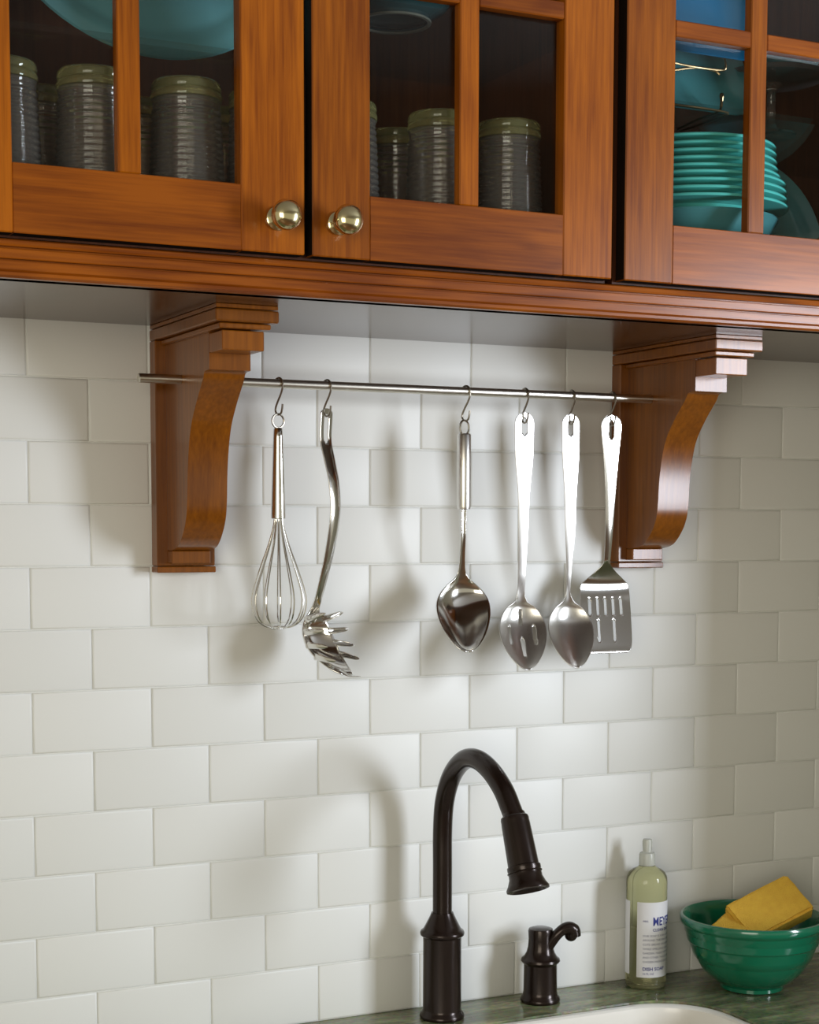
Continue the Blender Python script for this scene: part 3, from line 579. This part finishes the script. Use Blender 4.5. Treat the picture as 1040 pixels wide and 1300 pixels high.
# ------------------------------------------------------------------ tumblers in the left cabinet
ZF = 0.9752
def tumbler_proto():
    t = empty('tumbler', (0, 0, 0)); H = 0.1815; bm = bmesh.new()
    prof = [(0.0445, 0.0006), (0.0448, 0.0018)]
    n = 170
    for k in range(1, n):
        z = 0.003+(H-0.030)*k/n; prof.append((0.0446-0.0072*(k/n) + 0.0008*math.sin(2*PI*z/0.0070), z))
    prof += [(0.0370, H-0.0262), (0.0372, H-0.0225), (0.0382, H-0.0205)]
    inner = [(0.0345, H-0.0262), (0.0352, H-0.034), (0.0430, 0.001)]
    lathe(bm, prof+[(0.0372, H-0.0205)] + inner, 40, closed=True); link('glass_wall', bm, M_TUMB, t, 60)
    bm = bmesh.new()
    lathe(bm, [(0, H-0.0250), (0.0330, H-0.0250), (0.0360, H-0.0200), (0.0388, H-0.0195), (0.0395, H-0.016), (0.0388, H-0.0125), (0.0375, H-0.0105), (0.0385, H-0.0080), (0.0382, H-0.0035), (0.0362, H-0.0005), (0.0330, H), (0.0270, H-0.0010), (0.0200, H-0.0060), (0, H-0.0075)], 44); link('glass_base', bm, M_TUMBASE, t, 50)
    return t
def copy_tree(o, parent=None):
    c = o.copy(); COL.objects.link(c); c.parent = parent
    for ch in list(o.children): copy_tree(ch, c)
    return c
TUMB = [(-0.085, -0.262, 'upturned tumbler cut off by the left stile of the left glazed door'),
        (0.0130, -0.266, 'large upturned tumbler just left of the muntin of the left door'),
        (0.1170, -0.268, 'large upturned ribbed tumbler right of the muntin, below the turquoise platter'),
        (0.2090, -0.262, 'upturned tumbler half hidden behind the right stile of the left door'),
        (-0.020, -0.165, 'back-row upturned tumbler between the two leftmost front tumblers'),
        (0.0950, -0.160, 'back-row upturned tumbler peeping out beside the left door muntin'),
        (0.1950, -0.160, 'back-row upturned tumbler right of the large tumbler under the platter'),
        (0.3080, -0.262, 'upturned tumbler cut off by the left stile of the middle door'),
        (0.4320, -0.264, 'tall upturned tumbler left of the muntin in the middle door'),
        (0.5260, -0.262, 'dark upturned tumbler right of the muntin in the middle door'),
        (0.4250, -0.158, 'back-row upturned tumbler in the left pane of the middle door'),
        (0.5500, -0.155, 'back-row upturned tumbler in the right pane of the middle door')]
pt = tumbler_proto()
for i, (x, y, lab) in enumerate(TUMB):
    o = pt if i == 0 else copy_tree(pt); o.location = (x, y, ZF); o.rotation_euler.z = rng.uniform(0, 6); tag(o, lab, 'tumbler', 'upturned glass tumblers in the left wall cabinet')

# ------------------------------------------------------------------ crockery
def plate_bm(r, h, rim=0.30, th=0.005, seg=72, foot=0.55):
    bm = bmesh.new(); a = r*(1-rim)
    lathe(bm, [(0, 0.0015), (r*foot-0.004, 0.0015), (r*foot-0.003, 0), (r*foot+0.003, 0), (r*foot+0.004, 0.002), (a, 0.004), (a+0.006, 0.007), (r*0.93, h-th-0.001), (r-0.002, h-th+0.0008), (r, h-th*0.45), (r-0.0015, h), (r*0.93, h-0.0016), (r*0.88, h-0.0030), (a+0.004, 0.0115), (a-0.008, 0.0075), (0, 0.0065)], seg)
    return bm
def standing(name, bm, mat, loc, tilt, rz, label, cat):
    """stands a plate upright leaning back: its face looks to -y, its lowest rim point touches loc"""
    o = link(name, bm, mat, None, 40); r = max(v.co.x for v in o.data.vertices)
    R = Matrix.Rotation(rz, 4, 'Z') @ Matrix.Rotation(PI/2-tilt, 4, 'X')
    o.rotation_euler = R.to_euler(); lo = min((R @ v.co).z for v in o.data.vertices); o.location = Vector(loc)-Vector((0, 0, lo)); return tag(o, label, cat)
standing('platter', plate_bm(0.188, 0.022, 0.2), M_PLAT, (0.105, -0.145, ZSHA+0.0002), D(14), 0, 'large turquoise round platter standing upright on the glass shelf, left door', 'platter')
bm = bmesh.new(); lathe(bm, [(0.0405, 0.0003), (0.0440, 0.0003), (0.0445, 0.006), (0.062, 0.016), (0.080, 0.040), (0.086, 0.065), (0.083, 0.066), (0.076, 0.042), (0.058, 0.020), (0.0, 0.012), (0.0, 0.008), (0.0400, 0.006)], 56)
o = link('serving_bowl', bm, M_DARKTEAL, None, 40); o.location = (0.4000, -0.205, ZSH2+0.0002); fr = bmesh.new(); lathe(fr, [(0.0402, -0.00005), (0.0442, -0.00005), (0.0444, 0.0022), (0.0401, 0.0022)], 56, closed=True); link('foot_ring', fr, M_FOOT, o, True); tag(o, 'dark teal serving bowl seen from below on the glass shelf, middle door', 'bowl')
# plate stack on a wire riser
SX, SY = 0.8420, -0.1880
bm = bmesh.new(); lathe(bm, [(0, 0.0002), (0.045, 0.0002), (0.047, 0.006), (0.070, 0.020), (0.094, 0.050), (0.112, 0.088), (0.1175, 0.0985), (0.1165, 0.1010), (0.1130, 0.1000), (0.108, 0.088), (0.090, 0.052), (0.064, 0.024), (0, 0.012)], 64)
o = link('serving_bowl', bm, M_TEAL, None, 40); o.location = (SX, SY, ZF+0.0003); tag(o, 'wide teal bowl carrying the plate stack behind the right door', 'bowl')
pl = [0.1300, 0.1290, 0.1280, 0.1270, 0.1200, 0.1170, 0.1150, 0.1140, 0.1130]; z = ZF+0.1016
names = ['bottommost', 'second from the bottom', 'third from the bottom', 'fourth from the bottom', 'fifth from the bottom', 'fourth from the top', 'third from the top', 'second from the top', 'topmost']
for i, r in enumerate(pl):
    a = r*0.66; h = 0.015; bm = bmesh.new()
    lathe(bm, [(0, 0.0015), (r*0.55-0.004, 0.0015), (r*0.55-0.003, 0), (r*0.55+0.003, 0), (r*0.55+0.004, 0.002), (a, 0.003), (a+0.004, h-0.006), (a+0.010, h-0.0045), (r-0.004, h-0.0042), (r-0.001, h-0.0036), (r, h-0.002), (r-0.001, h-0.0004), (r-0.003, h), (a+0.009, h-0.0012), (a, 0.0105), (a-0.008, 0.0094), (0, 0.0094)], 72)
    o = link('dinner_plate', bm, M_TURQ, None, 40)
    o.location = (SX+rng.uniform(-1, 1)*0.0012, SY, z); o.rotation_euler.z = rng.uniform(0, 6); z += 0.0097
    tag(o, f'turquoise plate in the stack behind the right door, {names[i]}', 'plate', 'stacked turquoise plates in the right cabinet')
t = empty('wire_plate_holder', (1.035, -0.215, ZF)); tag(t, 'bronze wire holder at the right edge, in front of the leaning dull teal plate', 'stand')
for nm, pts in (('front_wire', [(-0.060, 0.0, 0.002), (-0.045, -0.006, 0.050), (0.0, -0.010, 0.092), (0.012, -0.012, 0.094), (0.030, -0.006, 0.060), (0.040, 0.0, 0.002)]), ('base_wire', [(-0.060, 0.0, 0.002), (-0.060, 0.060, 0.002), (0.040, 0.060, 0.002), (0.040, 0.0, 0.002)])):
    bm = bmesh.new(); tube(bm, spline(pts, 5), 0.0018, 8); link(nm, bm, M_WIRE, t, True)
standing('dinner_plate', plate_bm(0.118, 0.018, 0.26), M_TEAL, (1.040, -0.062, ZF), D(12), 0, 'dull teal plate leaning upright behind the plate stack at the right edge', 'plate')
# square plates on wire easels
def square_plate(r, corner, h, n=10):
    bm = bmesh.new(); loops = []
    for s, z in ((0.50, 0.0), (0.72, 0.001), (0.80, 0.004), (0.97, h-0.004), (1.0, h-0.002), (0.995, h), (0.96, h-0.001), (0.80, 0.0085), (0.70, 0.0058), (0.50, 0.005)):
        rr = r*s; loops.append([bm.verts.new((x, y, z)) for x, y in hole_loop(-rr, rr, -rr, rr, corner*s, n)])
    for A, B in zip(loops, loops[1:]):
        for k in range(len(A)): bm.faces.new((A[k], A[(k+1) % len(A)], B[(k+1) % len(A)], B[k]))
    bm.faces.new(loops[0][::-1]); bm.faces.new(loops[-1]); return bm
standing('square_plate', square_plate(0.098, 0.030, 0.015), M_TEAL, (0.828, -0.170, ZSH+0.0105), D(20), 0, 'grey teal square plate with rounded corners on a wire easel behind the right door', 'plate')
standing('square_plate', square_plate(0.084, 0.018, 0.014), M_BLUE, (0.822, -0.212, ZSH+0.072), D(16), 0, 'bright blue square plate held high in front of the grey teal one', 'plate')
t = empty('plate_easel', (0.815, -0.200, ZSH)); tag(t, 'dark bronze wire easel holding the blue and the grey teal square plates', 'stand')
def wire(name, pts, r=0.0017, sm=5):
    bm = bmesh.new(); tube(bm, spline(pts, sm), r, 8); link(name, bm, M_WIRE, t, True)
wire('base_wire', [(-0.060, 0.060, 0.002), (-0.060, -0.028, 0.002), (-0.058, -0.040, 0.006), (0.043, -0.040, 0.006), (0.046, -0.028, 0.002), (0.046, 0.060, 0.002)], 0.0017, 4)
for sx in (-0.052, 0.038):
    wire('plate_hook', [(sx, 0.055, 0.003), (sx, 0.012, 0.006), (sx, -0.030, 0.006), (sx, -0.042, 0.012), (sx, -0.040, 0.026), (sx+0.006, -0.036, 0.028), (sx+0.006, -0.032, 0.014)])
wire('upper_arm', [(-0.070, -0.020, 0.035), (-0.064, -0.030, 0.046), (-0.030, -0.028, 0.053), (0.005, -0.030, 0.060), (0.032, -0.032, 0.059), (0.040, -0.034, 0.054)], 0.0019)
wire('upper_hook', [(-0.045, -0.030, 0.078), (-0.047, -0.036, 0.064), (-0.030, -0.036, 0.060), (0.006, -0.032, 0.060), (0.040, -0.034, 0.060), (0.048, -0.036, 0.063), (0.047, -0.034, 0.078)])
wire('back_strut', [(-0.005, 0.062, 0.002), (-0.005, 0.045, 0.050), (-0.005, 0.020, 0.100)])
# glass pedestal dish with a small teal bowl on it
t = empty('glass_pedestal', (0.985, -0.175, ZSH)); tag(t, 'grey glass pedestal dish on the glass shelf behind the right door', 'cake stand')
bm = bmesh.new(); lathe(bm, [(0, 0.0003), (0.034, 0.0003), (0.035, 0.003), (0.012, 0.008), (0.006, 0.018), (0.006, 0.060), (0.014, 0.070), (0, 0.070)], 40); link('pedestal_foot', bm, M_TUMB, t, 40)
M_SMOKE = plain('smoky_glass', color=(0.30, 0.30, 0.31), rough=0.06, trans=0.6, ior=1.46)
bm = bmesh.new(); lathe(bm, [(0, 0.0703), (0.030, 0.0703), (0.070, 0.075), (0.074, 0.080), (0.072, 0.081), (0.066, 0.078), (0, 0.0755)], 56); link('dish', bm, M_SMOKE, t, 40)
bm = bmesh.new(); lathe(bm, [(0, 0), (0.018, 0), (0.020, 0.003), (0.034, 0.016), (0.044, 0.036), (0.042, 0.037), (0.031, 0.018), (0.0, 0.006)], 48)
o = link('small_bowl', bm, M_TEAL, None, 40); o.location = (1.018, -0.175, ZSH+0.0785); tag(o, 'small teal bowl with pale rim on the glass pedestal at the right edge', 'bowl')
